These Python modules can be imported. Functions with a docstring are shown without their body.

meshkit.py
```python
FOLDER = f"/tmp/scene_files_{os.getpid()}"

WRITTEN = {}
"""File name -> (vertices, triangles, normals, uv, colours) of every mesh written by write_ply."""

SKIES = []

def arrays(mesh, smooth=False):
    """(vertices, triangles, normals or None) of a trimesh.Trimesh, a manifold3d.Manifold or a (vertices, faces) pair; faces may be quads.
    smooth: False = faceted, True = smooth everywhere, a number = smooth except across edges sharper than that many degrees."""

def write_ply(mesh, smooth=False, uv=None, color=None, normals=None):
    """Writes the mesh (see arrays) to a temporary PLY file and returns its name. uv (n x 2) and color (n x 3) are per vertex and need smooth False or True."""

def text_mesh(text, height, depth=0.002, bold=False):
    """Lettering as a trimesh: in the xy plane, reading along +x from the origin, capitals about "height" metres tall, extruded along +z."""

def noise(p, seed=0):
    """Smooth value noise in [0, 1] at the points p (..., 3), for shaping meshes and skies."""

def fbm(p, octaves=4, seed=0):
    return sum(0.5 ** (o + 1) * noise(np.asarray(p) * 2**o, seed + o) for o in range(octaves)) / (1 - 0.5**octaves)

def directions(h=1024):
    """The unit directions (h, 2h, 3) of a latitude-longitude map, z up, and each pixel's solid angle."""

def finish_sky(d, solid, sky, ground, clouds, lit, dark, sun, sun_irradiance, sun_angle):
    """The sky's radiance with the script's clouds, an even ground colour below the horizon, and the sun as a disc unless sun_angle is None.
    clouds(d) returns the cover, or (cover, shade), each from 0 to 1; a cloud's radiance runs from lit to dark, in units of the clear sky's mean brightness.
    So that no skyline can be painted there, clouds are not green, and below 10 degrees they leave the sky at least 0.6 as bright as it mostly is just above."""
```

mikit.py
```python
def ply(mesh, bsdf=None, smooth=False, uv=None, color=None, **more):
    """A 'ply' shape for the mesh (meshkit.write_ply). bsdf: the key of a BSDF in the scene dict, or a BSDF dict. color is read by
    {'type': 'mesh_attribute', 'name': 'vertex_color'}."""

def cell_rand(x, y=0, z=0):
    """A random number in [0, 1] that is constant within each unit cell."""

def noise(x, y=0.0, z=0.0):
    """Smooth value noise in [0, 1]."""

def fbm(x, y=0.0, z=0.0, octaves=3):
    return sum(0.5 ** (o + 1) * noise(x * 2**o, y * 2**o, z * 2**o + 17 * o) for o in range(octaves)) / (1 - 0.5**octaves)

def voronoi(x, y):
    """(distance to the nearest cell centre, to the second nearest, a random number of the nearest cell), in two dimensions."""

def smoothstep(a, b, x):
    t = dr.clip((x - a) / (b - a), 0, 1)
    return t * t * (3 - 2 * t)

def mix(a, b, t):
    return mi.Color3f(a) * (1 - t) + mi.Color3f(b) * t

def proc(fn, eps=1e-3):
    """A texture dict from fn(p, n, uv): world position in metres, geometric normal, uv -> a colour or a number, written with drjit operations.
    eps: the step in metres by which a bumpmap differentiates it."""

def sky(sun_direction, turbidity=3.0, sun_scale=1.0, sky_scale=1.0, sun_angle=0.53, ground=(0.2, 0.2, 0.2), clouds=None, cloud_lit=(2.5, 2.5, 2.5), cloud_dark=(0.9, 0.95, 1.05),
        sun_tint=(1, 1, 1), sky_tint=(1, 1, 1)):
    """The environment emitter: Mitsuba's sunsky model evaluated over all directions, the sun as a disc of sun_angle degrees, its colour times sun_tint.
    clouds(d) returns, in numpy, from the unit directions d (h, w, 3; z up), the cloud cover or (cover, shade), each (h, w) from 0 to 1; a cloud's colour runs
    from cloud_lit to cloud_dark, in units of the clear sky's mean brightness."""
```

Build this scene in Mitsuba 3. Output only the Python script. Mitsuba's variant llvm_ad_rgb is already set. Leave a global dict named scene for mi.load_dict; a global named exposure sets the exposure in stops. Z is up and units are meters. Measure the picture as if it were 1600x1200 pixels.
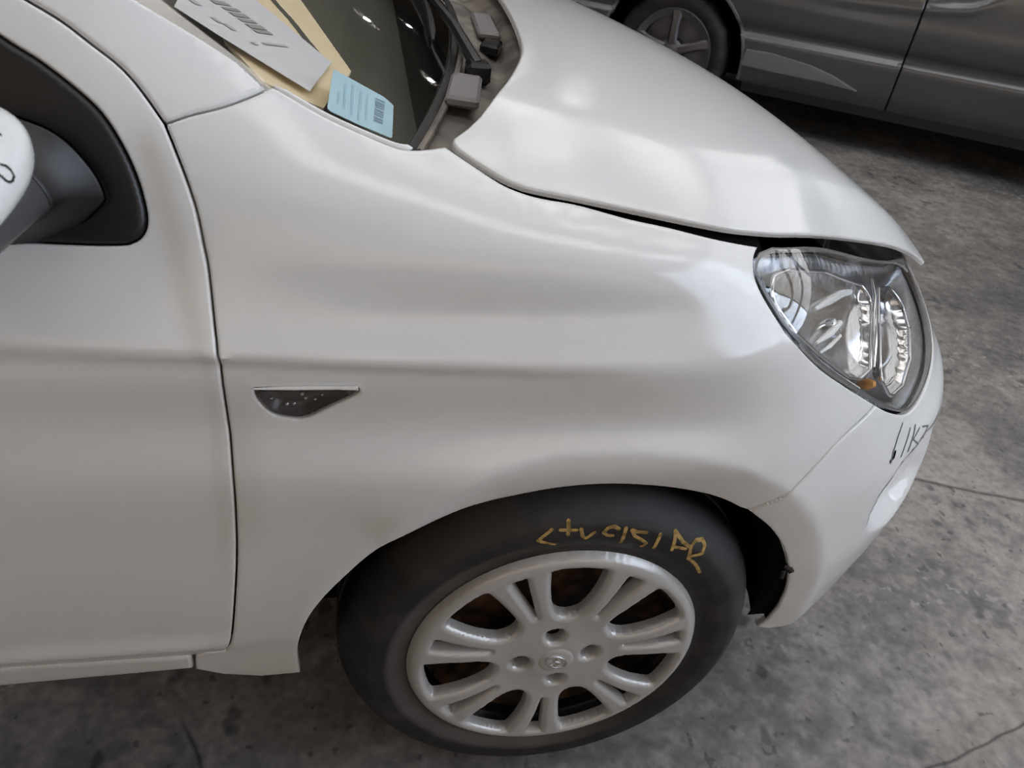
import math
import numpy as np, trimesh, shapely
import shapely.geometry as sg
from shapely.affinity import affine_transform
from scipy.interpolate import RectBivariateSpline, PchipInterpolator
from scipy.ndimage import gaussian_filter1d
from scipy.spatial import Delaunay
import drjit as dr
import mitsuba as mi
import mikit
from mikit import proc, noise, fbm, smoothstep, mix, ply

# ------------------------------------------------------------------ camera, daylight and added fill, exposure
# Car frame: x forwards, o outwards to the right-hand side of the white car, z up.  World y = -o.
scene, labels = {}, {}
rng = np.random.default_rng(7)
exposure = -0.07
T = mi.ScalarTransform4f
CAM = np.array([-0.266, -1.473, 1.221])
FWD = np.array([0.193, 0.797, -0.572]); UP = np.array([0.002, 0.583, 0.812])
F_PX = 1200.0
scene['camera'] = {
    'type': 'thinlens', 'fov': math.degrees(2 * math.atan(800 / F_PX)), 'fov_axis': 'x',
    'aperture_radius': 0.0013, 'focus_distance': 0.98, 'near_clip': 0.02, 'far_clip': 200.0,
    'to_world': T().look_at(origin=CAM.tolist(), target=(CAM + FWD).tolist(), up=UP.tolist())}
ROOF_LIGHT = [[2.85, 2.85, 2.85], [3.6, 3.45, 3.3]]      # radiance of the translucent roof sheets: right-hand row added as fill, left-hand rows
FRONT_WINDOW = [[4.55, 5.25, 6.3], [1.2, 1.2, 1.2]]    # frosted glazing in the wall ahead: near half, far half
SIDE_FILL = [0.80, 0.60, 0.42]    # warm fill panes added in the unseen wall behind the camera
LAMP = [42.0, 41.0, 39.0]

# ------------------------------------------------------------------ materials
def rgb(*c): return {'type': 'rgb', 'value': [float(x) for x in c]}
def mat(name, d, two=True): scene[name] = {'type': 'twosided', 'b': d} if two else d; return name
def plastic(name, c, a, ior=1.5): return mat(name, {'type': 'roughplastic', 'diffuse_reflectance': rgb(*c) if not isinstance(c, dict) else c, 'alpha': a, 'int_ior': ior, 'nonlinear': False})
def metal(name, c, a): return mat(name, {'type': 'roughconductor', 'specular_reflectance': rgb(*c), 'alpha': a, 'material': 'Al'})
def diffuse(name, c): return mat(name, {'type': 'diffuse', 'reflectance': rgb(*c) if not isinstance(c, dict) else c})

def paint_fn(p, n, uv):
    x, o, z = p.x, -p.y, p.z
    c = mi.Color3f(0.77, 0.77, 0.765)
    # tan dust caught along the door's front edge and behind the wheel, blotchy tan tint low down
    q = z - 0.75
    gx = -0.3935 - dr.select(q > 0, 0.68, 0.25) * q * q
    side = smoothstep(0.6, 0.75, o)
    up = smoothstep(0.78, 0.86, z)
    edge = dr.exp(-dr.square((x - gx + 0.013 + 0.008 * up) / (0.008 + 0.004 * up))) * smoothstep(0.42, 0.6, z) * (1 - smoothstep(0.96, 1.0, z)) * (0.5 + 0.7 * up)
    edge2 = dr.exp(-dr.square((x - gx - 0.01) / 0.02)) * smoothstep(0.5, 0.6, z) * (1 - smoothstep(0.7, 0.78, z))
    blot = fbm(x * 9, o * 9, z * 9)
    low = (1 - smoothstep(0.25, 0.75, z)) * (1 - smoothstep(-0.2, 0.25, x)) * (0.55 + 0.6 * blot)
    d = dr.clip(0.30 * edge * (0.5 + blot) + 0.20 * edge2 + 0.28 * low, 0, 1) * side
    return mix(c, mi.Color3f(0.46, 0.38, 0.27), d)
plastic('paint', proc(paint_fn), 0.03)
plastic('paint_clean', (0.78, 0.78, 0.775), 0.03)
def floor_fn(p, n, uv):
    x, y = p.x, p.y
    a = fbm(x * 0.9, y * 0.9, 0, 3); b = fbm(x * 5, y * 5, 3.0, 4); c = fbm(x * 34, y * 34, 5.0, 4)
    v = 0.40 * a + 0.30 * b + 0.30 * c
    col = mix(mi.Color3f(0.145, 0.137, 0.131), mi.Color3f(0.345, 0.32, 0.30), smoothstep(0.32, 0.72, v))
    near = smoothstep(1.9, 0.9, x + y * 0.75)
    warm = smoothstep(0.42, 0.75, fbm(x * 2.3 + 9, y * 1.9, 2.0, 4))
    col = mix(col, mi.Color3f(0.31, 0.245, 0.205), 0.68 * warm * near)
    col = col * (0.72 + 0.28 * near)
    oil = smoothstep(0.54, 0.74, fbm(x * 2.6 + 3, y * 2.6 + 8, 7.0, 4))
    col = mix(col, mi.Color3f(0.07, 0.068, 0.066), 0.40 * oil)
    spots = smoothstep(0.64, 0.80, fbm(x * 21, y * 17, 1.0, 3)) * smoothstep(0.4, 0.7, noise(x * 4, y * 4, 4.0))
    col = mix(col, mi.Color3f(0.04, 0.04, 0.04), 0.7 * spots)
    chips = smoothstep(0.70, 0.80, fbm(x * 45 + 5, y * 45, 9.0, 3)) * smoothstep(0.5, 0.7, noise(x * 2 + 4, y * 2, 4.0))
    col = mix(col, mi.Color3f(0.40, 0.38, 0.36), 0.55 * chips)
    scuff = smoothstep(0.56, 0.70, fbm(x * 7 - y * 3, y * 14 + x * 4, 21.0, 4))
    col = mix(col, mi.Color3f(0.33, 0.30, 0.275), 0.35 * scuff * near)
    grit = fbm(x * 90, y * 90, 31.0, 2) - 0.5 + 0.5 * (fbm(x * 13, y * 13, 41.0, 3) - 0.5)
    col = col * dr.clip(1.0 + 0.45 * grit, 0.5, 1.6)
    pits = smoothstep(0.74, 0.84, fbm(x * 52, y * 47, 51.0, 3))
    col = mix(col, mi.Color3f(0.05, 0.046, 0.043), 0.6 * pits)
    w = 0.035 * (fbm(x * 6, y * 6, 11.0, 3) - 0.5)
    def crack(ax, ay, bx, by, wd):
        L = math.hypot(bx - ax, by - ay); dx, dy = (bx - ax) / L, (by - ay) / L
        t = (x - ax) * dx + (y - ay) * dy; q = (x - ax) * dy - (y - ay) * dx + w
        return dr.exp(-dr.square(q / wd)) * smoothstep(-0.02, 0.05, t) * (1 - smoothstep(L - 0.05, L + 0.02, t))
    k = dr.maximum(crack(0.9, -0.14, 3.2, -0.78, 0.006), crack(0.55, -0.95, 1.5, -0.72, 0.003))
    k = dr.maximum(k, crack(-0.55, -0.70, -0.35, -1.2, 0.004))
    return mix(col, mi.Color3f(0.03, 0.028, 0.026), 0.75 * k)
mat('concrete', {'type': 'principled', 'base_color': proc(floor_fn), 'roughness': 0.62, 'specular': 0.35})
diffuse('wall_paint', (0.50, 0.47, 0.42)); diffuse('ceiling_sheet', (0.55, 0.53, 0.49))
diffuse('dark_wall', (0.12, 0.10, 0.085))
diffuse('beam_steel', (0.23, 0.22, 0.2))
plastic('black_plastic', (0.010, 0.010, 0.011), 0.22)
plastic('grey_plastic', (0.05, 0.052, 0.057), 0.28)
plastic('cowl_grey', (0.30, 0.285, 0.295), 0.3)
plastic('mirror_white', (0.80, 0.81, 0.80), 0.06)
diffuse('dark_inner', (0.012, 0.012, 0.012))
diffuse('liner_felt', (0.012, 0.011, 0.010))
def cowl_fn(p, n, uv):
    d = fbm(p.x * 14, p.y * 14, 0, 4)
    return mix(mi.Color3f(0.13, 0.12, 0.105), mi.Color3f(0.34, 0.30, 0.26), smoothstep(0.3, 0.7, d))
plastic('cowl_plastic', proc(cowl_fn), 0.35)
plastic('dash_plastic', (0.10, 0.10, 0.075), 0.3)
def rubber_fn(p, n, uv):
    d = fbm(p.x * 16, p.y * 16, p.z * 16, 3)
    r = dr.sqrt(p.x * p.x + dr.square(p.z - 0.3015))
    dust = smoothstep(0.206, 0.212, r) * (1 - smoothstep(0.228, 0.240, r)) * smoothstep(0.1, -0.12, p.x + 0.5 * (p.z - 0.3015)) * (0.6 + 0.6 * d)  # lighter arc near the rim: a reflected sheen put into the colour
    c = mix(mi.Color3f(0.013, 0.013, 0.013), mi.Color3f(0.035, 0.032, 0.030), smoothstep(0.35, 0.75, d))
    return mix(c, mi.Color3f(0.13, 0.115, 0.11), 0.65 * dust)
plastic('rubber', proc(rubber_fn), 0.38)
mat('wheel_silver', {'type': 'principled', 'base_color': rgb(0.50, 0.485, 0.47), 'metallic': 0.35, 'roughness': 0.34, 'specular': 0.5})
metal('emblem_chrome', (0.80, 0.80, 0.80), 0.18)
diffuse('steel_dark', (0.022, 0.020, 0.018))
def rust_fn(p, n, uv):
    d = fbm(p.x * 30, p.y * 30, p.z * 30, 3)
    return mix(mi.Color3f(0.03, 0.025, 0.022), mi.Color3f(0.11, 0.06, 0.035), smoothstep(0.4, 0.7, d))
diffuse('rusty_rim', proc(rust_fn))
def chalk_fn(p, n, uv):
    d = noise(p.x * 160, p.y * 160, p.z * 160)
    return mix(mi.Color3f(0.50, 0.33, 0.13), mi.Color3f(0.22, 0.15, 0.06), smoothstep(0.35, 0.8, d))
diffuse('yellow_chalk', proc(chalk_fn))
diffuse('marker_ink', (0.02, 0.02, 0.024)); diffuse('marker_faint', (0.17, 0.175, 0.20))
metal('chrome', (0.80, 0.82, 0.84), 0.03)
metal('reflector', (0.20, 0.205, 0.215), 0.03)
metal('reflector_dark', (0.085, 0.087, 0.092), 0.03)
metal('bezel_grey', (0.38, 0.39, 0.41), 0.2)
plastic('lamp_dark', (0.10, 0.10, 0.105), 0.15)
scene['clear_lens'] = {'type': 'thindielectric', 'int_ior': 1.4}
scene['glass_screen'] = {'type': 'thindielectric', 'int_ior': 1.52}
plastic('amber_bulb', (0.75, 0.33, 0.06), 0.1)
plastic('marker_reflector', (0.055, 0.042, 0.042), 0.12)
diffuse('paper_white', (0.74, 0.74, 0.745)); diffuse('paper_beige', (0.86, 0.72, 0.48)); diffuse('card_blue', (0.50, 0.70, 0.76))
diffuse('print_grey', (0.36, 0.37, 0.34)); diffuse('print_pale', (0.52, 0.54, 0.54)); diffuse('print_blue', (0.27, 0.37, 0.42)); diffuse('print_blue_pale', (0.42, 0.60, 0.67))
mat('gunmetal', {'type': 'principled', 'base_color': rgb(0.135, 0.137, 0.142), 'metallic': 0.65, 'roughness': 0.27, 'specular': 0.5, 'clearcoat': 0.6, 'clearcoat_gloss': 0.95})
mat('gunmetal_light', {'type': 'principled', 'base_color': rgb(0.20, 0.20, 0.205), 'metallic': 0.3, 'roughness': 0.4, 'specular': 0.5})
plastic('black_gloss', (0.012, 0.012, 0.013), 0.12)
metal('alloy_dark', (0.22, 0.22, 0.23), 0.3)

# ------------------------------------------------------------------ mesh helpers
def world(P):
    P = np.array(P, float); P[..., 1] *= -1; return P
COUNT = {}
def add(key, mesh, bsdf, smooth=35, label=None, category=None, group=None, kind=None, **more):
    k = key
    if k in scene:
        COUNT[key] = COUNT.get(key, 0) + 1; k = f'{key}_{COUNT[key]:03d}'
    scene[k] = ply(mesh, bsdf, smooth, **more)
    d = {}
    if label: d['label'] = label
    if category: d['category'] = category
    if group: d['group'] = group
    if kind: d['kind'] = kind
    if d: labels[k] = d
    return k
def tri_poly(poly, h, rings):
    """Triangles over a polygon: rings of points along its border, a hexagonal grid inside."""
    pts, loops = [], []
    def border(pg, keep):
        for g in (pg.geoms if hasattr(pg, 'geoms') else [pg]):
            if g.is_empty: continue
            for r in [g.exterior, *g.interiors]:
                L = r.length
                if L < 1e-6: continue
                n = max(8, int(L / (h * 0.6)))
                c = np.array(shapely.segmentize(r, L / n).coords)[:-1]
                if keep:
                    if (g.exterior is r) != r.is_ccw: c = c[::-1]
                    loops.append(np.arange(len(c)) + sum(map(len, pts)))
                pts.append(c)
    lev = []
    for d in rings:
        n0 = sum(map(len, pts)); border(poly if d == 0 else poly.buffer(-d), d == 0); lev += [d] * (sum(map(len, pts)) - n0)
    inner = poly.buffer(-(rings[-1] + 0.55 * h))
    if not inner.is_empty:
        x0, y0, x1, y1 = inner.bounds
        xs, ys = np.arange(x0, x1 + h, h), np.arange(y0, y1 + h, h * 0.866)
        X, Y = np.meshgrid(xs, ys); X[1::2] += h / 2
        q = np.c_[X.ravel(), Y.ravel()]; q = q[shapely.contains_xy(inner, q[:, 0], q[:, 1])]
        pts.append(q); lev += [1.0] * len(q)
    P = np.concatenate(pts); lev = np.array(lev)
    t = Delaunay(P).simplices
    c = P[t].mean(1); t = t[shapely.contains_xy(poly, c[:, 0], c[:, 1])]
    a = np.cross(P[t[:, 1]] - P[t[:, 0]], P[t[:, 2]] - P[t[:, 0]])
    t = np.where((a < 0)[:, None], t[:, ::-1], t); t = t[np.abs(a) > 1e-12]
    return P, t, loops, lev
def sheet(poly, surf, h=0.008, roll=0.004, flange=0.012, off=0.0, flip=False, depth=None):
    """A panel over the parametric surface surf(a, b) -> (x, o, z): rolled edge, folded flange; depth(P) pushes points inwards."""
    rings = (0, roll * .2, roll * .5, roll) if roll > 0 else (0,)
    P, t, loops, lev = tri_poly(poly, h, rings)
    V, N = frame(surf, P[:, 0], P[:, 1], flip)
    drop = np.where(lev < roll, roll - np.sqrt(np.maximum(roll ** 2 - (roll - np.minimum(lev, roll)) ** 2, 0)), 0) if roll > 0 else 0
    if depth is not None: drop = drop + depth(P)
    V = V + N * (off - drop)[:, None] if np.ndim(off - drop) else V + N * off
    F = [t[:, ::-1] if flip else t]; vs = [V]; n = len(V)
    if flange > 0:
        for lp in loops:
            r1 = V[lp] - N[lp] * flange
            vs.append(r1); m = len(lp); i = np.arange(m); j = (i + 1) % m
            A, B, C, D = lp[i], lp[j], n + j, n + i
            q = np.c_[A, D, B], np.c_[B, D, C]
            F += [x[:, ::-1] if flip else x for x in q]; n += m
    return trimesh.Trimesh(world(np.concatenate(vs)), np.concatenate(F), process=False)
def frame(surf, a, b, flip=False):
    e = 1e-3; V = surf(a, b)
    du, dv = surf(a + e, b) - surf(a - e, b), surf(a, b + e) - surf(a, b - e)
    N = -np.cross(du, dv)          # (x, o, z) is a left-handed frame
    N /= np.linalg.norm(N, axis=-1, keepdims=True) + 1e-15
    return V, -N if flip else N
def lathe(profile, n=160, closed=True):
    """profile (r, o) revolved about the axis through the wheel centre along o -> world mesh, centred on the axle."""
    p = np.array(profile, float); m = len(p); a = np.linspace(0, 2 * np.pi, n, endpoint=False)
    P = np.stack([np.cos(a)[:, None] * p[:, 0], np.tile(p[:, 1], (n, 1)), np.sin(a)[:, None] * p[:, 0]], -1).reshape(-1, 3)
    f = []
    for i in range(n):
        for j in range(m if closed else m - 1):
            q = i * m + j, i * m + (j + 1) % m, ((i + 1) % n) * m + (j + 1) % m, ((i + 1) % n) * m + j
            f += [[q[0], q[1], q[2]], [q[0], q[2], q[3]]]
    t = trimesh.Trimesh(world(P), f, process=False); 
    return t
def place(t, M): t = t.copy(); t.apply_transform(M); return t
def box(x0, x1, o0, o1, z0, z1, bevel=0.0):
    import manifold3d as m3
    if bevel <= 0:
        t = trimesh.creation.box((x1 - x0, o1 - o0, z1 - z0))
    else:
        s = trimesh.creation.box((x1 - x0 - 2 * bevel, o1 - o0 - 2 * bevel, z1 - z0 - 2 * bevel))
        c = s.vertices; b = bevel
        t = trimesh.convex.convex_hull(np.concatenate([c + d for d in ([b, 0, 0], [-b, 0, 0], [0, b, 0], [0, -b, 0], [0, 0, b], [0, 0, -b])]))
    t.apply_translation([(x0 + x1) / 2, -(o0 + o1) / 2, (z0 + z1) / 2]); return t
def tube(pts, r, n=10, world_in=False):
    """A round bar along points in the car frame, radius r (number or one per point), ends capped."""
    P = np.array(pts, float); P = P if world_in else world(P)
    R = np.broadcast_to(np.asarray(r, float), (len(P),)); V, Fc = [], []
    d = np.gradient(P, axis=0); d /= np.linalg.norm(d, axis=1, keepdims=True)
    up = np.array([0.13, 0.21, 0.97])
    for i in range(len(P)):
        a = np.cross(d[i], up); a /= np.linalg.norm(a); b = np.cross(d[i], a)
        w = np.linspace(0, 2 * np.pi, n, endpoint=False)
        V.append(P[i] + R[i] * (np.cos(w)[:, None] * a + np.sin(w)[:, None] * b))
    for i in range(len(P) - 1):
        for k in range(n):
            q = i * n + k, i * n + (k + 1) % n, (i + 1) * n + (k + 1) % n, (i + 1) * n + k
            Fc += [[q[0], q[1], q[2]], [q[0], q[2], q[3]]]
    V = np.concatenate([*V, P[:1], P[-1:]]); m = len(V)
    for k in range(n):
        Fc += [[m - 2, (k + 1) % n, k], [m - 1, (len(P) - 1) * n + k, (len(P) - 1) * n + (k + 1) % n]]
    t = trimesh.Trimesh(V, Fc, process=False); t.fix_normals(); return t
cat = trimesh.util.concatenate
def mirror(t):
    m = t.copy(); m.vertices[:, 1] *= -1; m.faces = m.faces[:, ::-1]; return m
def smooth_line(pts, n=12):
    p = np.array(pts, float); k = np.r_[0, np.cumsum(np.linalg.norm(np.diff(p, axis=0), axis=1))]
    q = np.linspace(0, k[-1], max(n, len(p) * 6))
    return np.c_[PchipInterpolator(k, p[:, 0])(q), PchipInterpolator(k, p[:, 1])(q)].tolist()

# ------------------------------------------------------------------ the warehouse
X0, X1, Y0, Y1, HT = -9.0, 4.9, -6.5, 15.0, 5.2           # world x, y
def wbox(x0, x1, y0, y1, z0, z1): return box(x0, x1, -y1, -y0, z0, z1)
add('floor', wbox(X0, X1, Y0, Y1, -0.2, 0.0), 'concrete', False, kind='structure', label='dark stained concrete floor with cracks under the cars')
add('wall_left', wbox(X0, X1, Y1, Y1 + 0.2, 0, HT), 'dark_wall', False, kind='structure')
SWN = (-6.0, 4.4, 1.7, 4.3)                                  # opening for the added fill panes, right-hand wall: x0 x1 z0 z1
add('wall_right', cat([wbox(X0, SWN[0], Y0 - 0.2, Y0, 0, HT), wbox(SWN[1], X1, Y0 - 0.2, Y0, 0, HT), wbox(SWN[0], SWN[1], Y0 - 0.2, Y0, 0, SWN[2]), wbox(SWN[0], SWN[1], Y0 - 0.2, Y0, SWN[3], HT)]), 'wall_paint', False, kind='structure')
add('wall_back', wbox(X0 - 0.2, X0, Y0, Y1, 0, HT), 'dark_wall', False, kind='structure')
FW = (-5.6, 5.6, 1.7, 4.95)                                  # glazing in the front wall: y0 y1 z0 z1
add('wall_front', cat([wbox(X1, X1 + 0.2, Y0, FW[0], 0, HT), wbox(X1, X1 + 0.2, FW[1], Y1, 0, HT), wbox(X1, X1 + 0.2, FW[0], FW[1], 0, FW[2]), wbox(X1, X1 + 0.2, FW[0], FW[1], FW[3], HT)]), 'wall_paint', False, kind='structure')
def emit_quad(x, y, w, d, axis):
    if axis == 'z': v = [(x - w / 2, y - d / 2, 0), (x - w / 2, y + d / 2, 0), (x + w / 2, y + d / 2, 0), (x + w / 2, y - d / 2, 0)]
    return v
def emitter(key, verts, L):
    add(key, (np.array(verts, float), [[0, 1, 2], [0, 2, 3]]), 'ceiling_sheet', False, kind='structure', emitter={'type': 'area', 'radiance': rgb(*L)})
npane = 6
for i in range(npane):
    a = FW[0] + (FW[1] - FW[0]) * i / npane + 0.05; b = FW[0] + (FW[1] - FW[0]) * (i + 1) / npane - 0.05
    emitter(f'window_or_fill_{i + 1}', [(X1 + 0.08, a, FW[2] + .05), (X1 + 0.08, a, FW[3] - .05), (X1 + 0.08, b, FW[3] - .05), (X1 + 0.08, b, FW[2] + .05)], FRONT_WINDOW[0 if i < 3 else 1])
bars = [wbox(X1 + 0.02, X1 + 0.09, FW[0] + (FW[1] - FW[0]) * i / npane - 0.05, FW[0] + (FW[1] - FW[0]) * i / npane + 0.05, FW[2], FW[3]) for i in range(npane + 1)]
for z in np.arange(FW[2] + .62, FW[3] - .1, .62): bars.append(wbox(X1 + 0.0, X1 + 0.09, FW[0], FW[1], z - .06, z + .06))
add('trim_1', cat(bars), 'beam_steel', False, kind='structure')
# translucent roof sheets, first and last added as overhead fill: x0, x1, y0, y1, radiance
SHEETS = [(-4.2, X1 - .1, -1.5, -0.5, ROOF_LIGHT[0]), (-4.2, 1.55, 1.15, 1.60, ROOF_LIGHT[1]), (1.62, 1.80, 1.44, 1.56, ROOF_LIGHT[1]), (1.95, X1 - .1, .95, 1.30, ROOF_LIGHT[1]),
          (1.28, 1.76, 1.92, 1.99, ROOF_LIGHT[1]), (1.86, 2.22, 1.86, 1.93, ROOF_LIGHT[1]), (-4.2, X1 - .1, 2.4, 4.3, [.60 * v for v in ROOF_LIGHT[1]])]
roof = sg.box(X0, Y0, X1, Y1).difference(shapely.unary_union([sg.box(a, c, b, d) for a, b, c, d, _ in SHEETS]))
rt = trimesh.creation.extrude_polygon(roof, .1); rt.apply_translation([0, 0, HT])
add('ceiling', rt, 'ceiling_sheet', False, kind='structure')
for i, (a, b, c, d, L) in enumerate(SHEETS):
    emitter(f'window_or_fill_{npane + 1 + i}', [(a, c, HT + .02), (a, d, HT + .02), (b, d, HT + .02), (b, c, HT + .02)], L)
add('trim_2', cat([wbox(x - 0.07, x + 0.07, Y0, Y1, HT - 0.32, HT - 0.02) for x in (-7.5, -5.2, -2.9, -.6, 2.75, 4.6)]), 'beam_steel', False, kind='structure')
prof = [(0.0, .26), (.06, .26), (.08, .20), (.26, .04), (.265, .03), (.25, .03), (.07, .18), (0, .19)]
for i, (x, y) in enumerate([(4.5, 11.0), (2.66, 9.16), (3.75, 12.5), (3.87, 8.58), (1.9, 1.72)]):
    t = lathe([(r, -o) for r, o in prof], 40, False); t.apply_transform(trimesh.transformations.rotation_matrix(math.pi / 2, [1, 0, 0])); 
    if t.bounds[1][2] < .1: t.apply_transform(trimesh.transformations.rotation_matrix(math.pi, [1, 0, 0]))
    t.apply_translation([x, y, HT - 0.50])
    k = f'ceiling_lamp_{i + 1:03d}'
    scene[k + '__shade'] = ply(t, 'wheel_silver', 35)
    rod = trimesh.creation.cylinder(0.012, .40, sections=10); rod.apply_translation([x, y, HT - 0.50 + .35]); scene[k + '__rod'] = ply(rod, 'beam_steel', 35)
    b = trimesh.creation.icosphere(2, 0.055); b.apply_translation([x, y, HT - 0.47]); scene[k + '__bulb'] = ply(b, 'paper_white', True, emitter={'type': 'area', 'radiance': rgb(*LAMP)})
    labels[k] = {'label': 'grey high-bay lamp hanging under the roof above the cars', 'category': 'lamp', 'group': 'high-bay lamps under the roof'}

for i in range(4):
    a = SWN[0] + (SWN[1] - SWN[0]) * i / 4 + .05; b = SWN[0] + (SWN[1] - SWN[0]) * (i + 1) / 4 - .05
    emitter(f'window_or_fill_{npane + 8 + i}', [(a, Y0 - .08, SWN[2] + .05), (a, Y0 - .08, SWN[3] - .05), (b, Y0 - .08, SWN[3] - .05), (b, Y0 - .08, SWN[2] + .05)], SIDE_FILL)  # glowing panes added as side fill, out of view
add('trim_3', cat([wbox(x - .05, x + .05, Y0 - .1, Y0 - .02, SWN[2], SWN[3]) for x in np.linspace(SWN[0], SWN[1], 5)]), 'beam_steel', False, kind='structure')  # mullions for the added fill panes

# ------------------------------------------------------------------ white hatchback: body surface
PX, PO, KA = .20, .25, .45
SQ = PX + KA * np.pi / 2; DG = np.pi / 180 * KA
ST = np.array([-1.8, -1.2, -.8, -.5, -.35, -.2, -.1, 0, .1, PX, *(PX + a * DG for a in (12, 24, 36, 48, 60, 75)), SQ, SQ + .12, SQ + .25, SQ + .5])
ZL = np.array([.16, .24, .31, .36, .45, .55, .65, .72, .785, .80, .83, .86, .89, .915, .935, .955, .98, 1.02, 1.08, 1.2, 1.45])
SIDE = np.array([      # half width o of the flank at each height, stations behind and over the wheel
    [.76, .785, .805, .822, .838, .848, .852, .854, .856, .853, .846, .840, .832, .826, .820, .814, .806, .790, .764, .71, .58],
    [.77, .790, .810, .827, .842, .850, .855, .857, .859, .855, .848, .841, .833, .826, .820, .814, .806, .789, .763, .71, .58],
    [.77, .792, .812, .829, .842, .850, .855, .857, .858, .854, .846, .838, .830, .822, .785, .780, .773, .760, .745, .695, .57],
    [.77, .795, .812, .826, .838, .846, .855, .847, .857, .851, .839, .832, .824, .815, .782, .776, .766, .746, .712, .64, .50],
    [.77, .797, .814, .826, .838, .846, .857, .845, .855, .850, .838, .831, .823, .811, .792, .777, .753, .705, .63, .50, .30],
    [.77, .80, .818, .830, .842, .855, .863, .844, .853, .847, .834, .826, .816, .800, .780, .745, .675, .58, .47, .35, .20],
    [.77, .80, .820, .832, .846, .859, .866, .842, .852, .846, .832, .824, .811, .786, .745, .665, .58, .50, .42, .30, .18],
    [.77, .80, .820, .832, .848, .861, .867, .840, .850, .843, .828, .818, .798, .752, .67, .58, .50, .44, .38, .28, .17],
    [.77, .80, .820, .833, .848, .860, .864, .838, .842, .835, .820, .805, .765, .69, .61, .53, .46, .41, .35, .27, .17],
    [.765, .80, .820, .832, .846, .853, .852, .836, .822, .815, .793, .745, .68, .61, .55, .49, .44, .39, .34, .27, .17]]) - PO
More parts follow.
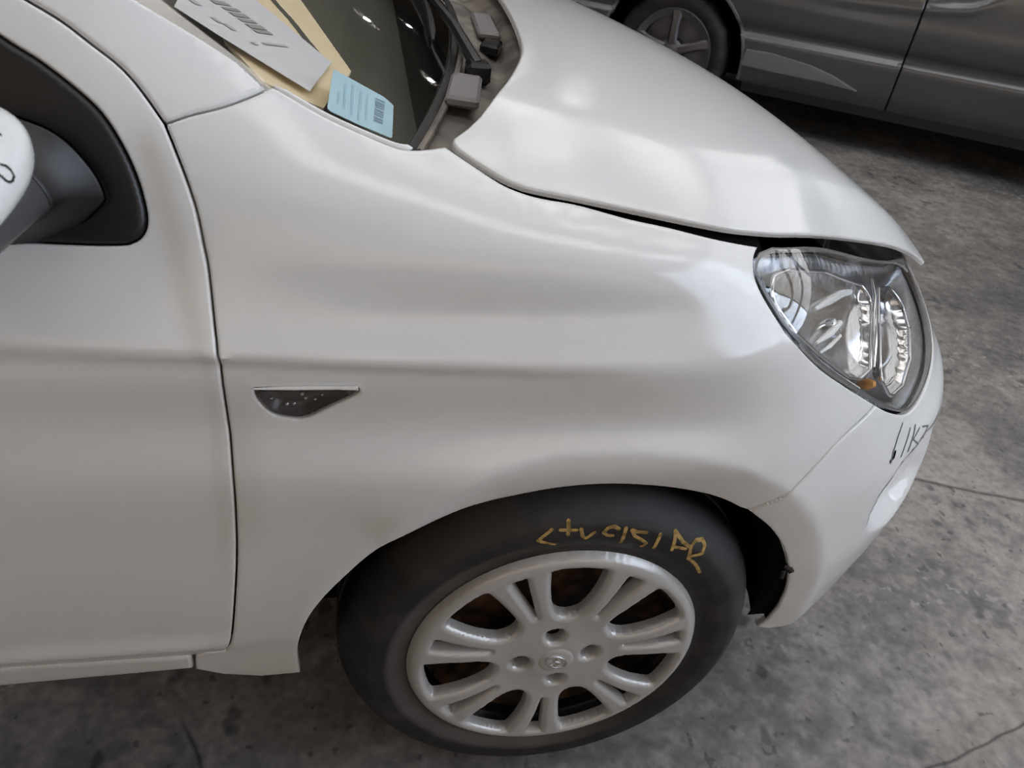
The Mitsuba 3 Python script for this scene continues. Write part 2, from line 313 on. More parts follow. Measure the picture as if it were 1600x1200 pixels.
NOSE = [               # radius about the pivot (PX, PO), stations round the corner to the nose
    [.535, .556, .570, .578, .588, .590, .576, .550, .510, .495, .455, .40, .35, .31, .28, .25, .23, .20, .17, .12, .05],
    [.535, .560, .573, .581, .591, .590, .560, .517, .455, .43, .375, .32, .28, .25, .23, .21, .19, .16, .13, .10, .05],
    [.53, .562, .576, .585, .594, .586, .543, .485, .41, .38, .32, .27, .23, .21, .19, .17, .15, .13, .11, .08, .05],
    [.52, .558, .576, .586, .594, .580, .532, .468, .38, .35, .29, .24, .20, .18, .16, .15, .13, .11, .09, .07, .05],
    [.51, .552, .574, .586, .593, .577, .529, .465, .37, .34, .27, .22, .18, .16, .14, .13, .11, .1, .09, .07, .05],
    [.50, .548, .573, .586, .592, .578, .533, .475, .38, .34, .27, .21, .17, .15, .13, .12, .11, .1, .09, .07, .05]] + [
    [.50, .55, .575, .589, .595, .583, .545, .495, .40, .35, .27, .21, .17, .15, .13, .12, .11, .1, .09, .07, .05]] * 4
zf = np.linspace(ZL[0], ZL[-1], 260); sf = np.linspace(ST[0], ST[-1], 330)
ZS = [.785, .80, .815, .84, .865, .89, .915]              # the hollow shoulder above the character line
SHOULDER = {2: [.858, .854, .847, .833, .818, .804, .793], 3: [.857, .853, .846, .831, .816, .802, .790], 4: [.856, .852, .844, .830, .820, .812, .802], 5: [.854, .850, .841, .825, .821, .815, .799],
            6: [.853, .849, .840, .824, .820, .813, .790], 7: [.851, .846, .836, .820, .815, .805, .762], 8: [.843, .838, .828, .811, .802, .778, .70]}
def level(i, t):
    if i not in SHOULDER: return PchipInterpolator(ZL, t)(zf)
    k = (ZL < .78) | (ZL > .92); z = np.r_[ZL[k], ZS]; v = np.r_[np.array(t)[k], np.array(SHOULDER[i]) - PO]; o = np.argsort(z)
    return PchipInterpolator(z[o], v[o])(zf)
TF = np.array([gaussian_filter1d(level(i, t), 1.2, mode='nearest') for i, t in enumerate([*SIDE, *NOSE])])
TF = np.array([PchipInterpolator(ST, TF[:, j])(sf) for j in range(len(zf))]).T
SPL = RectBivariateSpline(sf, zf, gaussian_filter1d(TF, 4, axis=0, mode='nearest'))

DOORGAP = [(-0.5352, 1.0721), (-0.5121, 1.0595), (-0.491, 1.0446), (-0.4698, 1.0294), (-0.4543, 1.0138), (-0.4369, 0.9918), (-0.4333, 0.986), (-0.4248, 0.9662), (-0.4158, 0.9432), (-0.4091, 0.9208), (-0.4049, 0.8957), (-0.4019, 0.8772), (-0.3986, 0.8351), (-0.3963, 0.8115), (-0.3952, 0.7769), (-0.3958, 0.7306), (-0.3951, 0.6929), (-0.3963, 0.6292), (-0.4033, 0.5416), (-0.4117, 0.4707), (-0.4235, 0.3877), (-0.4316, 0.343), (-0.4412, 0.3191)]
ARCH = [(-0.3504, 0.2343), (-0.3494, 0.3094), (-0.3356, 0.3814), (-0.3155, 0.4324), (-0.2846, 0.4844), (-0.2454, 0.5394), (-0.2012, 0.5719), (-0.1522, 0.5994), (-0.1074, 0.6092), (-0.0553, 0.6227), (-0.013, 0.6303), (0.0198, 0.631), (0.0547, 0.6268), (0.0922, 0.6183), (0.1322, 0.6053), (0.1738, 0.5887), (0.2107, 0.5667), (0.2455, 0.5279), (0.2752, 0.4818), (0.2974, 0.4339), (0.3221, 0.3664), (0.3399, 0.2949), (0.3516, 0.2378), (0.3516, 0.2076)]
LIP = [(-0.36, 0.18), (-0.356, 0.309), (-0.344, 0.39), (-0.302, 0.488), (-0.245, 0.56), (-0.1341, 0.665), (-0.0645, 0.6845), (0.0006, 0.6873), (0.0684, 0.6831), (0.1323, 0.6725), (0.1793, 0.656), (0.2399, 0.6076), (0.2689, 0.5709), (0.2979, 0.5236), (0.3223, 0.4718), (0.3366, 0.4314), (0.3613, 0.3583), (0.3746, 0.3019), (0.405, 0.2)]
SEAM = [(0.3607, 0.6802), (0.2987, 0.6614), (0.2627, 0.6326), (0.2409, 0.6093), (0.2135, 0.5656)]
HOODGAP = [(-0.1814, 0.9659), (-0.1554, 0.9544), (-0.127, 0.9428), (-0.1049, 0.9366), (-0.0819, 0.9321), (-0.0452, 0.9268), (0.0067, 0.9176), (0.0622, 0.9081), (0.1226, 0.8948), (0.1913, 0.8763)]
GLASSEDGE = [(-0.454, 1.075), (-0.406, 1.049), (-0.376, 1.032), (-0.345, 1.014), (-0.303, 0.994), (-0.269, 0.981), (-0.234, 0.970), (-0.215, 0.967), (-0.190, 0.966)]
JOINT = [(-0.4333, 0.9887), (-0.4122, 0.9954), (-0.3863, 1.0011), (-0.36, 1.0088), (-0.3504, 1.0124)]
LAMPEDGE = [(0.180, 0.877), (0.168, 0.872), (0.164, 0.862), (0.172, 0.846), (0.19, 0.824), (0.216, 0.796), (0.254, 0.759), (0.302, 0.722), (0.352, 0.686), (0.39, 0.660), (0.430, 0.640), (0.462, 0.635), (0.51, 0.637), (0.57, 0.640), (0.63, 0.648), (0.69, 0.664), (0.74, 0.686), (0.765, 0.708)]
LAMPTOP = [(0.755, 0.724), (0.70, 0.740), (0.636, 0.756), (0.567, 0.775), (0.429, 0.814), (0.284, 0.856), (0.206, 0.875)]
SAIL = [(-0.62, 1.0895), (-0.5562, 1.0462), (-0.5295, 1.0305), (-0.5043, 1.0124), (-0.4845, 0.9951), (-0.4695, 0.9726), (-0.4586, 0.9478), (-0.4528, 0.9234), (-0.4525, 0.9107), (-0.4551, 0.9034), (-0.4597, 0.8980), (-0.4664, 0.8946), (-0.4734, 0.8928), (-0.501, 0.8916), (-0.5497, 0.8918), (-0.62, 0.8918)]
FOG = sg.Polygon([(0.400, 0.470), (0.394, 0.50), (0.396, 0.54), (0.425, 0.575), (0.48, 0.592), (0.56, 0.585), (0.60, 0.52), (0.58, 0.45), (0.52, 0.418), (0.462, 0.430), (0.428, 0.446)])
def polar(L):
    a = np.array(L); ph = np.arctan2(a[:, 1] - .3015, a[:, 0]); ph = np.where(ph < -2, ph + 2 * np.pi, ph); k = np.argsort(ph)
    return ph[k], np.hypot(a[:, 0], a[:, 1] - .3015)[k]
PA, RA = polar(ARCH); PL, RL = polar(LIP)
sstep = lambda a, b, x: (lambda t: t * t * (3 - 2 * t))(np.clip((x - a) / (b - a), 0, 1))
def disp(s, z):
    d = np.zeros(np.broadcast(s, z).shape)
    zc = np.interp(s, [-.576, -.4, -.3, -.18, -.084], [.812, .805, .8, .795, .792])        # character line
    t = zc - z; amp = np.interp(s, [-.3, -.12, .03], [1, .8, 0]); wd = .014
    d -= .0100 * amp * np.where(t > 0, np.minimum(t / wd, 1) * (1 + 0 * t), 0) * np.exp(-np.maximum(t - wd, 0) / .07)
    d += .0012 * amp * np.exp(-np.square(t / .012)) * (t <= 0) + .0012 * amp * np.exp(-np.square(t / .004)) * (t > 0)
    ph = np.arctan2(z - .3015, s); ph = np.where(ph < -2, ph + 2 * np.pi, ph); rho = np.hypot(s, z - .3015)   # wheel arch
    rl, ra = np.interp(ph, PL, RL), np.interp(ph, PA, RA)
    near = (np.abs(s) < .62) * (z < .80)
    q = rho - rl; k = .42 * sstep(.004, .03, rl - ra) * np.where(s < 0, sstep(.26, .42, z), 1)
    soft = .5 * (q - np.sqrt(q * q + .0035 ** 2))                                           # 0 outside the lip line, q inside
    d += near * (k * np.maximum(soft, -.12) + .009 * np.exp(-np.maximum(q, 0) / .045) * sstep(.004, .03, rl - ra) * sstep(.80, .72, z) * sstep(.62, .5, np.abs(s)))
    d += .008 * np.exp(-np.square((z - .345) / .02)) * sstep(-.40, -.5, s)                   # kick-out along the door's foot
    m = (s > .36) & (s < .64) & (z > .38) & (z < .63)
    if m.any():
        g = shapely.points(s[m], z[m]); e = shapely.distance(g, FOG.exterior) * shapely.contains(FOG, g)
        d[m] -= .030 * sstep(0, .022, e) * sstep(.64, .50, s[m])
    d += .008 * np.exp(-np.square((z - .600) / np.where(z > .600, .020, .045))) * sstep(.40, .52, s)      # roll below the headlight
    return d
def S(s, z):
    s, z = np.asarray(s, float), np.asarray(z, float)
    th = np.clip((s - PX) / KA, 0, np.pi / 2); r = SPL.ev(s, z) + disp(s, z)
    return np.stack([np.where(s < PX, s, PX) + np.sin(th) * r, np.where(s > SQ, PO - (s - SQ), PO) + np.cos(th) * r, z], -1)

CAR = 'car'
labels[CAR] = {'label': 'white hatchback in the foreground with a papered windscreen and marker writing on its bumper', 'category': 'car'}
def part(name, mesh, m, smooth=35, label=None, **k): return add(f'{CAR}__{name}', mesh, m, smooth, label, **k)
GAP = .0010
def sm(L, n=4):
    """Catmull-Rom curve through the points."""
    P = np.array(L, float); Q = np.concatenate([2 * P[:1] - P[1:2], P, 2 * P[-1:] - P[-2:-1]]); out = []
    for i in range(1, len(Q) - 2):
        a, b, c, d = Q[i - 1:i + 3]
        for t in np.arange(n) / n: out.append(.5 * (2 * b + (c - a) * t + (2 * a - 5 * b + 4 * c - d) * t * t + (3 * b - a - 3 * c + d) * t ** 3))
    return [tuple(x) for x in out] + [tuple(P[-1])]
shrink = lambda L, g=GAP: sg.Polygon(L).buffer(0).buffer(-g, join_style=1, quad_segs=6)
MARKER = [(-0.3655, 0.7647), (-0.2705, 0.765), (-0.2718, 0.7582), (-0.297, 0.7416), (-0.3213, 0.7272), (-0.3369, 0.7275), (-0.3531, 0.7339), (-0.3637, 0.7517)]
MARKER = [*MARKER[:2], *sm(MARKER[1:] + MARKER[:1])[1:-1]]
mk = sg.Polygon(MARKER).buffer(.004).buffer(-.002)
fender_poly = shrink([(-.488, .263), (-.454, .2395), (-.404, .2245), *sm(ARCH[:17]), *sm(SEAM[-2::-1]), *sm(LAMPEDGE[8::-1]), *sm(HOODGAP[::-1]), *sm(GLASSEDGE[:2:-1]), *sm(JOINT[::-1]), *sm(DOORGAP[6:]), (-.467, .3165), (-.481, .308)]).difference(mk)
part('fender', sheet(fender_poly, S, .0075, .003, .008), 'paint')
PILLAR = shrink([*sm(JOINT), *sm(GLASSEDGE[2::-1]), (-.55, 1.13), (-.7, 1.208), (-.85, 1.28), (-1.0, 1.345), (-1.3, 1.41), (-1.45, 1.41), (-1.45, 1.37), (-1.1, 1.325), (-.9, 1.258), (-.75, 1.19), (-.62, 1.122), *sm(DOORGAP[:6])])
part('roof_pillar', sheet(PILLAR, S, .010, .0035, .014), 'paint')
WINDOW = sg.Polygon([*sm(SAIL)[4:-4], (-1.35, .8918), (-1.35, 1.31), (-1.1, 1.295), (-.9, 1.228), (-.75, 1.162)])
door_poly = shrink([*sm(DOORGAP), (-.467, .318), (-.481, .311), (-.56, .309), (-1.45, .307), (-1.45, 1.365), (-1.1, 1.322), (-.9, 1.255), (-.75, 1.187), (-.62, 1.119)]).difference(WINDOW.buffer(.0005))
part('front_door', sheet(door_poly, S, .009, .003, .010), 'paint')
part('side_window', sheet(WINDOW.intersection(sg.box(-1.4, .8, -.625, 1.4)).buffer(.004), S, .03, 0, 0, off=-.008), 'glass_screen', True)
part('rocker_sill', sheet(shrink([(-1.45, .303), (-.4845, .3065), (-.4885, .264), (-.557, .258), (-.638, .252), (-.736, .244), (-1.45, .22)], .0012), S, .008, .006, .03), 'paint')
bump_poly = shrink([*sm(ARCH[16:]), (.37, .200), (.42, .198), (.55, .195), (SQ + .25, .195), (SQ + .25, .705), (SQ, .705), (.80, .712), *sm(LAMPEDGE[:7:-1]), *sm(SEAM[:-1])])
bt = sheet(bump_poly, S, .0085, .003, .008)
part('front_bumper', cat([bt, mirror(bt)]), 'paint_clean', label='white front bumper with handwritten marks')
# dark backing seen through the panel gaps, and light-tight innards
gaps = sg.MultiLineString([DOORGAP, JOINT[:-2], HOODGAP[2:], SEAM, [DOORGAP[-1], (-.48, .308), (-1.45, .305)], LAMPEDGE]).buffer(.016)
gaps = gaps.difference(mk.buffer(.004)).difference(sg.Polygon(ARCH).buffer(.006)).difference(sg.Polygon([*LAMPEDGE, *LAMPTOP]).buffer(-.004))
part('inner_structure', cat([sheet(g, S, .012, 0, 0, off=-.016) for g in (gaps.geoms if hasattr(gaps, 'geoms') else [gaps])] +
     [box(-1.45, .42, -.72, .60, .150, .165), box(-1.45, .30, -.70, .60, .165, .215), box(-1.45, .30, -.70, .52, .215, .90), box(.36, .60, -.42, .42, .22, .66)]), 'dark_inner', 35)
arch_in = sg.Polygon([(p[0] * 1.03, .3015 + (p[1] - .3015) * 1.03) for p in ARCH])
a = np.array(sm(ARCH[1:-1])); V0, N0 = frame(S, a[:, 0], a[:, 1]); aw = [V0 - N0 * .004, V0 - N0 * .012]
for o in np.linspace(.79, .55, 7): q = 1.0 + .035 * min(1, (.80 - o) / .06); aw.append(np.c_[a[:, 0] * q, np.minimum(V0[:, 1] - .014, o), np.maximum(.3015 + (a[:, 1] - .3015) * q, .262 if o < .75 else 0)])
aw = np.array(aw); nr, nc = aw.shape[:2]; f = []
for i in range(nr - 1):
    for j in range(nc - 1): q = i * nc + j; f += [[q, q + 1, q + nc + 1], [q, q + nc + 1, q + nc]]
part('wheel_arch_liner', cat([trimesh.Trimesh(world(aw.reshape(-1, 3)), f, process=False), box(-.40, .40, .525, .55, .26, .72)]), 'liner_felt', 35, label='black wheel arch liner')
# torn liner edge and clips by the bumper
part('liner_clip', cat([tube([S(.300, .43) - [.004, .004, 0], S(.302, .425) + [.002, .003, 0], S(.306, .420) + [.004, .001, 0]], [.004, .005, .002], 7), tube([S(.303, .42) - [.004, .004, 0], S(.305, .40) + [-.002, .001, 0]], [.004, .003], 7)]), 'black_plastic', 35)

# ------------------------------------------------------------------ hood
w_ = PchipInterpolator([-.3, -.181, -.155, -.127, -.105, -.04, .065, .126, .192, .278, .386, .491, .551, .62, .70, .78], [.69, .695, .711, .727, .734, .735, .736, .732, .712, .662, .583, .520, .485, .445, .400, .38])
zc_ = PchipInterpolator([-.4, -.02, .1, .2, .35, .48, .60, .68, .72, .75, .80], [1.08, 1.003, .980, .957, .915, .868, .805, .752, .72, .69, .63])
ze_ = PchipInterpolator([-.4, -.18, -.155, -.127, -.105, -.04, .065, .126, .192, .278, .386, .491, .551, .62, .70, .78], [1.03, .967, .9555, .9445, .938, .928, .9115, .9010, .888, .866, .829, .796, .776, .748, .705, .64])
def hood_z(x, o):
    u = np.abs(o) / w_(x); c = .82
    k = np.where(u > c, (u - c), 0.0); k = .5 * ((u - c) + np.sqrt((u - c) ** 2 + .03 ** 2))
    g0 = .42 * u ** 2 + .15 * u ** 6; g1 = g0 + .43 * k / (.5 * ((1 - c) + math.sqrt((1 - c) ** 2 + .03 ** 2)))
    return zc_(x) - (zc_(x) - ze_(x)) * g1
H = lambda x, o: np.stack([np.asarray(x, float), np.asarray(o, float), hood_z(x, o)], -1)
xr_ = PchipInterpolator([0, .15, .37, .52, .645, .697], [-.030, -.034, -.05, -.087, -.14, -.181])
xf_ = PchipInterpolator([0, .2, .33, .40], [.748, .738, .718, .70])
oo = np.linspace(-.690, .690, 61); hr = [(float(xr_(abs(o))), o) for o in oo]
xs = np.linspace(-.175, .69, 60); he = [(x, float(w_(x)) - .0015) for x in xs]; of = np.linspace(.396, -.396, 40)
hood_poly = sg.Polygon([*hr, *he, *[(float(xf_(abs(o))), o) for o in of], *[(x, -o) for x, o in he[::-1]]]).buffer(0)
hood_poly = hood_poly.buffer(-.012).buffer(.012)
q = np.array(sm(GLASSEDGE[3:8])); V, N = frame(S, q[:, 0], q[:, 1])
part('glint_bead', tube(V - N * .0030 + np.array([0, -.002, 0]), [.001, *[.0034] * (len(V) - 2), .001], 10), 'paint_clean', 40)  # thin bead added to catch a highlight along the fender edge
part('hood', sheet(hood_poly, H, .011, .003, .005, flip=True), 'paint_clean')
part('fender', mirror(sheet(fender_poly, S, .014, .0035, .014)), 'paint_clean')

# ------------------------------------------------------------------ windscreen, cowl, dashboard
def zg(x, o): return 1.000 + .50 * (-.355 - x) + .10 * (1 - (o / .70) ** 2)
G = lambda x, o: np.stack([np.asarray(x, float), np.asarray(o, float), zg(np.asarray(x, float), np.asarray(o, float))], -1)
xb_ = lambda o: -.11 - .105 * (np.abs(o) / .68) ** 2.2
og = np.linspace(-.70, .70, 41)
glass_poly = sg.Polygon([(xb_(o), o) for o in og] + [(-.4, .70), (-.7, .675), (-.95, .62), (-1.0, .5), (-1.03, 0), (-1.0, -.5), (-.95, -.62), (-.7, -.675), (-.4, -.70)])
part('windshield', sheet(glass_poly, G, .03, 0, 0, flip=True), 'glass_screen', True, label='windscreen glass')
frit = sg.Polygon([(xb_(o) + .004, o) for o in og] + [(xb_(o) - .012 - .0 * abs(o), o) for o in og[::-1]])
part('windshield_seal', sheet(frit, G, .01, .002, .006, off=.001, flip=True), 'black_plastic', 35)
co = np.linspace(-.70, .70, 71); cv = np.linspace(0, 1, 22); CP = []
for o in co:
    xa, xb = xb_(o) - .006, float(xr_(min(abs(o), .697))) + .03
    za, zb = zg(xa, o) - .006, float(hood_z(xb, np.clip(o, -.69, .69) * .99)) - .022
    for v in cv:
        x = xa + (xb - xa) * v
        CP.append([x, o, za + (zb - za) * v - .018 * math.sin(math.pi * v) ** 2 - .004 * math.sin(14 * v) * math.sin(math.pi * v)])
CP = np.array(CP); m = len(cv); f = []
for i in range(len(co) - 1):
    for j in range(m - 1): q = i * m + j; f += [[q, q + 1, q + m + 1], [q, q + m + 1, q + m]]
part('cowl_panel', trimesh.Trimesh(world(CP), f, process=False), 'cowl_plastic', True, label='dusty brown-grey plastic cowl')
def cowl_at(o, v):
    xa, xb = xb_(o) - .006, float(xr_(min(abs(o), .697))) + .03; za, zb = zg(xa, o) - .006, float(hood_z(xb, o)) - .022
    return np.array([xa + (xb - xa) * v, o, za + (zb - za) * v - .018 * math.sin(math.pi * v) ** 2])
def slab(c, e1, e2, e3, bevel):
    """A bevelled block centred at c with half-axes e1 e2 e3 (car frame)."""
    e = [np.array(x, float) for x in (e1, e2, e3)]; L = [np.linalg.norm(x) for x in e]; pts = []
    for s1 in (-1, 1):
        for s2 in (-1, 1):
            for s3 in (-1, 1):
                for k in range(3):
                    q = [1 - (0 if k == i else bevel / L[i]) for i in range(3)]
                    pts.append(np.array(c) + s1 * q[0] * e[0] + s2 * q[1] * e[1] + s3 * q[2] * e[2])
    return trimesh.convex.convex_hull(world(np.array(pts)))
part('cowl_cap', slab(cowl_at(.475, .22) + [0, 0, .012], [.020, .006, 0], [-.010, .062, .001], [0, 0, .007], .004), 'cowl_grey', 35, label='grey cap on the cowl')
part('cowl_cap', slab(cowl_at(.10, .48) + [0, 0, .012], [.018, .003, 0], [-.004, .085, .001], [0, 0, .006], .004), 'cowl_grey', 35, label='grey cap on the cowl')
part('cowl_slot', slab(cowl_at(.225, .48) + [0, 0, .008], [.013, .008, 0], [-.008, .030, .001], [0, 0, .008], .003), 'black_plastic', 35, label='black slot in the cowl')
def wiper(oa, ob, oc):
    a = cowl_at(oa, .30) + [0, 0, .022]; c = np.array([xb_(oc) - .09, oc, zg(xb_(oc) - .09, oc) + .016])
    return a, c
a, c = wiper(.40, 0, -.05)
part('wiper_arm', cat([tube([a, a + (c - a) * .25 + [0, 0, .010], a + (c - a) * .6 + [0, 0, .006], c], [.010, .008, .006, .004], 8), slab(a - [0, 0, .006], [.016, 0, 0], [0, .018, 0], [0, 0, .014], .005)]), 'black_plastic', 35)
bl = [np.array([xb_(o) - .035 - .05 * (.34 - o) / .5, o, zg(xb_(o) - .035 - .05 * (.34 - o) / .5, o) + .006]) for o in np.linspace(.34, -.22, 14)]
part('wiper_blade', tube(bl, [.002, *[.0055] * 12, .002], 8), 'black_plastic', 35)
st = [np.array([xb_(o) + .004, o, zg(xb_(o), o) + .004]) for o in np.linspace(.66, .20, 20)]
part('cowl_lip', tube(st, .0045, 8), 'cowl_plastic', 35)

dash = sg.Polygon([(xb_(o) - .008, o) for o in np.linspace(-.66, .66, 31)] + [(-.85, .66), (-.85, -.66)])
def dash_z(x, o):
    x = np.asarray(x, float); return np.minimum(zg(x, o) - .022, np.where(x < -.30, .968 + .22 * (-.318 - x), .964 - .6 * (x + .30)) - .0) - .5 * sstep(-.66, -.85, x)
part('dashboard', sheet(dash, lambda x, o: np.stack([np.asarray(x, float), np.asarray(o, float), dash_z(x, o)], -1), .03, 0, .1, flip=True), 'dash_plastic', True, label='dark olive dashboard top')
part('roof', sheet(sg.box(-1.45, -.57, -.99, .57), lambda x, o: np.stack([np.asarray(x, float), np.asarray(o, float), 1.46 - .10 * (np.asarray(o) / .57) ** 2 + .03 * sstep(-1.0, -1.4, np.asarray(x, float))], -1), .06, 0, .03, flip=True), 'paint_clean', True)
part('cabin_back', box(-1.46, -1.44, -.74, .74, .2, 1.42), 'dark_inner', False)
pm = mirror(sheet(PILLAR, S, .03, 0, .014)); part('roof_pillar', pm, 'paint_clean')
dm = mirror(sheet(door_poly, S, .03, 0, .014)); part('front_door', dm, 'paint_clean')

# ------------------------------------------------------------------ papers behind the screen
def paper_plane(off): return lambda x, o: np.stack([np.asarray(x, float), np.asarray(o, float), .972 + off + .22 * (-.318 - np.asarray(x, float))], -1)
def flat(L, off, m, key, h=.02, th=.0006, **k): return add(key, cat([sheet(sg.Polygon(q) if not hasattr(q, 'exterior') else q, paper_plane(off), h, 0, th, flip=True) for q in (L if isinstance(L, list) and not isinstance(L[0], tuple) else [L])]), m, 30, **k)
BE = [(-.4191, .4824), (-.3687, .5937), (-.3506, .6109), (-.3042, .6306), (-.2771, .4486), (-.3574, .1095), (-.4085, -.1824), (-.58, -.05), (-.4659, .2597)]
flat(BE, .004, 'paper_beige', 'folder', .02, .004, label='cream card folder lying under the white sheet on the dashboard', category='folder')
dk = [(-.4300, .045), (-.4012, .1489), (-.3861, .1991), (-.3606, .2725), (-.3345, .3622), (-.3141, .426)]
add('folder__fold', sheet(sg.LineString(dk).buffer(.0042), paper_plane(.0046), .01, 0, .0004, flip=True), 'dash_plastic', 30, 'dark fold line')
WHT = [(-.4825, .4231), (-.416, .5013), (-.3188, .6076), (-.3005, .4624), (-.4092, .2455), (-.449, .1661), (-.5, .20)]
flat(WHT, .011, 'paper_white', 'paper_sheet', .02, .0006, label='white printed sheet with a row of stamps lying on the dashboard behind the windscreen', category='paper')
u_ = np.array([-.3803 + .4503, .4198 - .3253]); u_ /= np.linalg.norm(u_); n_ = np.array([-u_[1], u_[0]])
def strip_box(c, a, b): 
    c = np.array(c); return sg.Polygon([c - u_ * a - n_ * b, c + u_ * a - n_ * b, c + u_ * a + n_ * b, c - u_ * a + n_ * b])
bars = []
for k, c in enumerate([(-.4570, .3020), (-.4430, .3348), (-.4280, .3515), (-.4160, .3690), (-.4045, .3860), (-.3930, .4035), (-.3835, .4190)]): bars.append(strip_box(c, .0062 + .002 * (k % 2), .011))
add('paper_sheet__barcode', cat([sheet(b, paper_plane(.0120), .01, 0, 0, flip=True) for b in bars]), 'print_grey', 30, 'grey printed blocks')
for c, a, b in [((-.467, .374), .010, .004), ((-.435, .429), .010, .003), ((-.4185, .443), .012, .003), ((-.386, .484), .005, .003), ((-.3655, .462), .004, .016), ((-.440, .325), .006, .003)]:
    add('paper_sheet__printed_line', sheet(strip_box(c, a, b), paper_plane(.0120), .01, 0, 0, flip=True), 'print_pale', 30)
cardG = lambda off: (lambda x, o: G(x, o) + np.array([0, 0, off]))
blue = sg.Polygon([(-.2951, .5645), (-.2397, .5619), (-.2289, .5681), (-.2324, .6376), (-.2682, .6465), (-.2997, .6512)]).buffer(-.004).buffer(.004)
add('card', sheet(blue, cardG(-.008), .01, 0, .0006, flip=True), 'card_blue', 30, label='pale blue card with a small barcode in the corner of the windscreen', category='card')
bb = sg.Polygon([(-.2492, .5744), (-.2385, .5721), (-.2424, .6226), (-.252, .6249)])
bbars = []
for k in range(9):
    t0 = (k + .12) / 9; t1 = (k + (.78 if k % 3 else .55)) / 9; a0, a1, b0, b1 = (np.array(bb.exterior.coords[i]) for i in (0, 3, 1, 2))
    bbars.append(sg.Polygon([a0 + (a1 - a0) * t0, b0 + (b1 - b0) * t0, b0 + (b1 - b0) * t1, a0 + (a1 - a0) * t1]))
add('card__barcode', cat([sheet(q, cardG(-.0074), .01, 0, 0, flip=True) for q in bbars]), 'print_blue', 30, 'grey barcode')
for (x0, o0), (x1, o1) in [((-.2883, .607), (-.2892, .629)), ((-.282, .5832), (-.2827, .6295)), ((-.2738, .5755), (-.2754, .6364)), ((-.2647, .579), (-.2682, .638)), ((-.2577, .5783), (-.2602, .6304))]:
    add('card__printed_line', sheet(sg.LineString([(x0, o0), (x1, o1)]).buffer(.0011), cardG(-.0074), .01, 0, 0, flip=True), 'print_blue_pale', 30)


# ------------------------------------------------------------------ headlight
lamp = sg.Polygon([*sm(LAMPEDGE), *sm(LAMPTOP)]).buffer(0)
lens_poly = lamp.buffer(-.0025)
dist = lambda pg: (lambda P: shapely.distance(shapely.points(P[:, 0], P[:, 1]), pg.exterior))
dl = dist(lens_poly)
part('headlight', sheet(lens_poly.buffer(-.001), S, .006, 0, 0, off=-.004, depth=lambda P: .010 + .050 * sstep(.004, .035, dl(P))), 'bezel_grey', 35, label='clear headlight with chrome reflectors')
HL = CAR + '__headlight__'
add(HL + 'lens', sheet(lens_poly, S, .007, .003, .010), 'clear_lens', True, 'clear curved lens')
rim = lens_poly.difference(lens_poly.buffer(-.0036))
add(HL + 'seal', sheet(rim, S, .004, 0, 0, off=-.0015), 'lamp_dark', 35, 'dark edge seal')
PA_ = sg.Polygon([(0.1996, 0.8445), (0.2125, 0.8557), (0.2455, 0.8520), (0.3553, 0.8190), (0.500, 0.7660), (0.4316, 0.7478), (0.3839, 0.713), (0.3547, 0.7114), (0.3308, 0.7213), (0.2734, 0.7657), (0.2313, 0.8031), (0.2089, 0.8299)]).buffer(-.012).buffer(.012)
PB_ = sg.Polygon([(0.545, 0.7520), (0.600, 0.737), (0.615, 0.715), (0.58, 0.69), (0.53, 0.672), (0.470, 0.6600), (0.425, 0.6638), (0.4045, 0.6984), (0.462, 0.7389)]).buffer(-.016, quad_segs=12).buffer(.016, quad_segs=12)
da, db = dist(PA_), dist(PB_)
add(HL + 'reflector', sheet(PA_, S, .006, 0, .004, off=-.016, depth=lambda P: .020 * np.sqrt(np.clip(1 - (1 - np.minimum(da(P) / .055, 1)) ** 2, 0, 1))), 'chrome', 50, 'chrome dipped beam reflector')
add(HL + 'reflector', sheet(PB_, S, .006, 0, .004, off=-.016, depth=lambda P: .022 * np.sqrt(np.clip(1 - (1 - np.minimum(db(P) / .04, 1)) ** 2, 0, 1))), 'chrome', 50, 'chrome main beam reflector')
for k, pg in enumerate((PA_, PB_)):
    ring = np.array(pg.exterior.coords); V, N = frame(S, ring[:, 0], ring[:, 1])
    add(HL + 'bezel', tube(V - N * .016, .0028, 8), 'chrome', 40, 'thin bright bezel')
strip = np.array(smooth_line([(.228, .792), (.262, .760), (.305, .727), (.340, .703)], 16)); V, N = frame(S, strip[:, 0], strip[:, 1])
add(HL + 'reflection_strip', tube(V - N * .008, [.001, *[.0042] * (len(V) - 2), .001], 10), 'mirror_white', 40, 'white lower strip standing in for a reflection')  # white strip coloured in as a reflection low in the lamp
def on(s, z, off): V, N = frame(S, np.array([s]), np.array([z])); return (V + N * off)[0]
q = np.array([(.528, .7655), (.482, .7585), (.437, .750), (.410, .733), (.389, .7135)]); V, N = frame(S, q[:, 0], q[:, 1])
add(HL + 'divider', tube(V - N * .012, [.0015, .0036, .004, .0036, .0015], 10), 'chrome', 40, 'bright chrome divider')
add(HL + 'bulb', tube([on(.405, .690, -.045), on(.403, .690, -.030), on(.402, .690, -.022)], [.006, .0085, .004], 14), 'amber_bulb', 40, 'amber indicator bulb')
add(HL + 'bulb_shield', tube([on(.345, .775, -.055), on(.345, .775, -.035), on(.345, .775, -.026), on(.345, .775, -.024)], [.014, .014, .011, .002], 20), 'chrome', 40, 'chrome bulb shield')
for z0, s0, s1 in ((.700, .42, .475), (.678, .42, .46)):
    add(HL + 'rib', tube([on(s0, z0, -.022), on((s0 + s1) / 2, z0 - .002, -.020), on(s1, z0 - .003, -.022)], .0022, 8), 'chrome', 40)
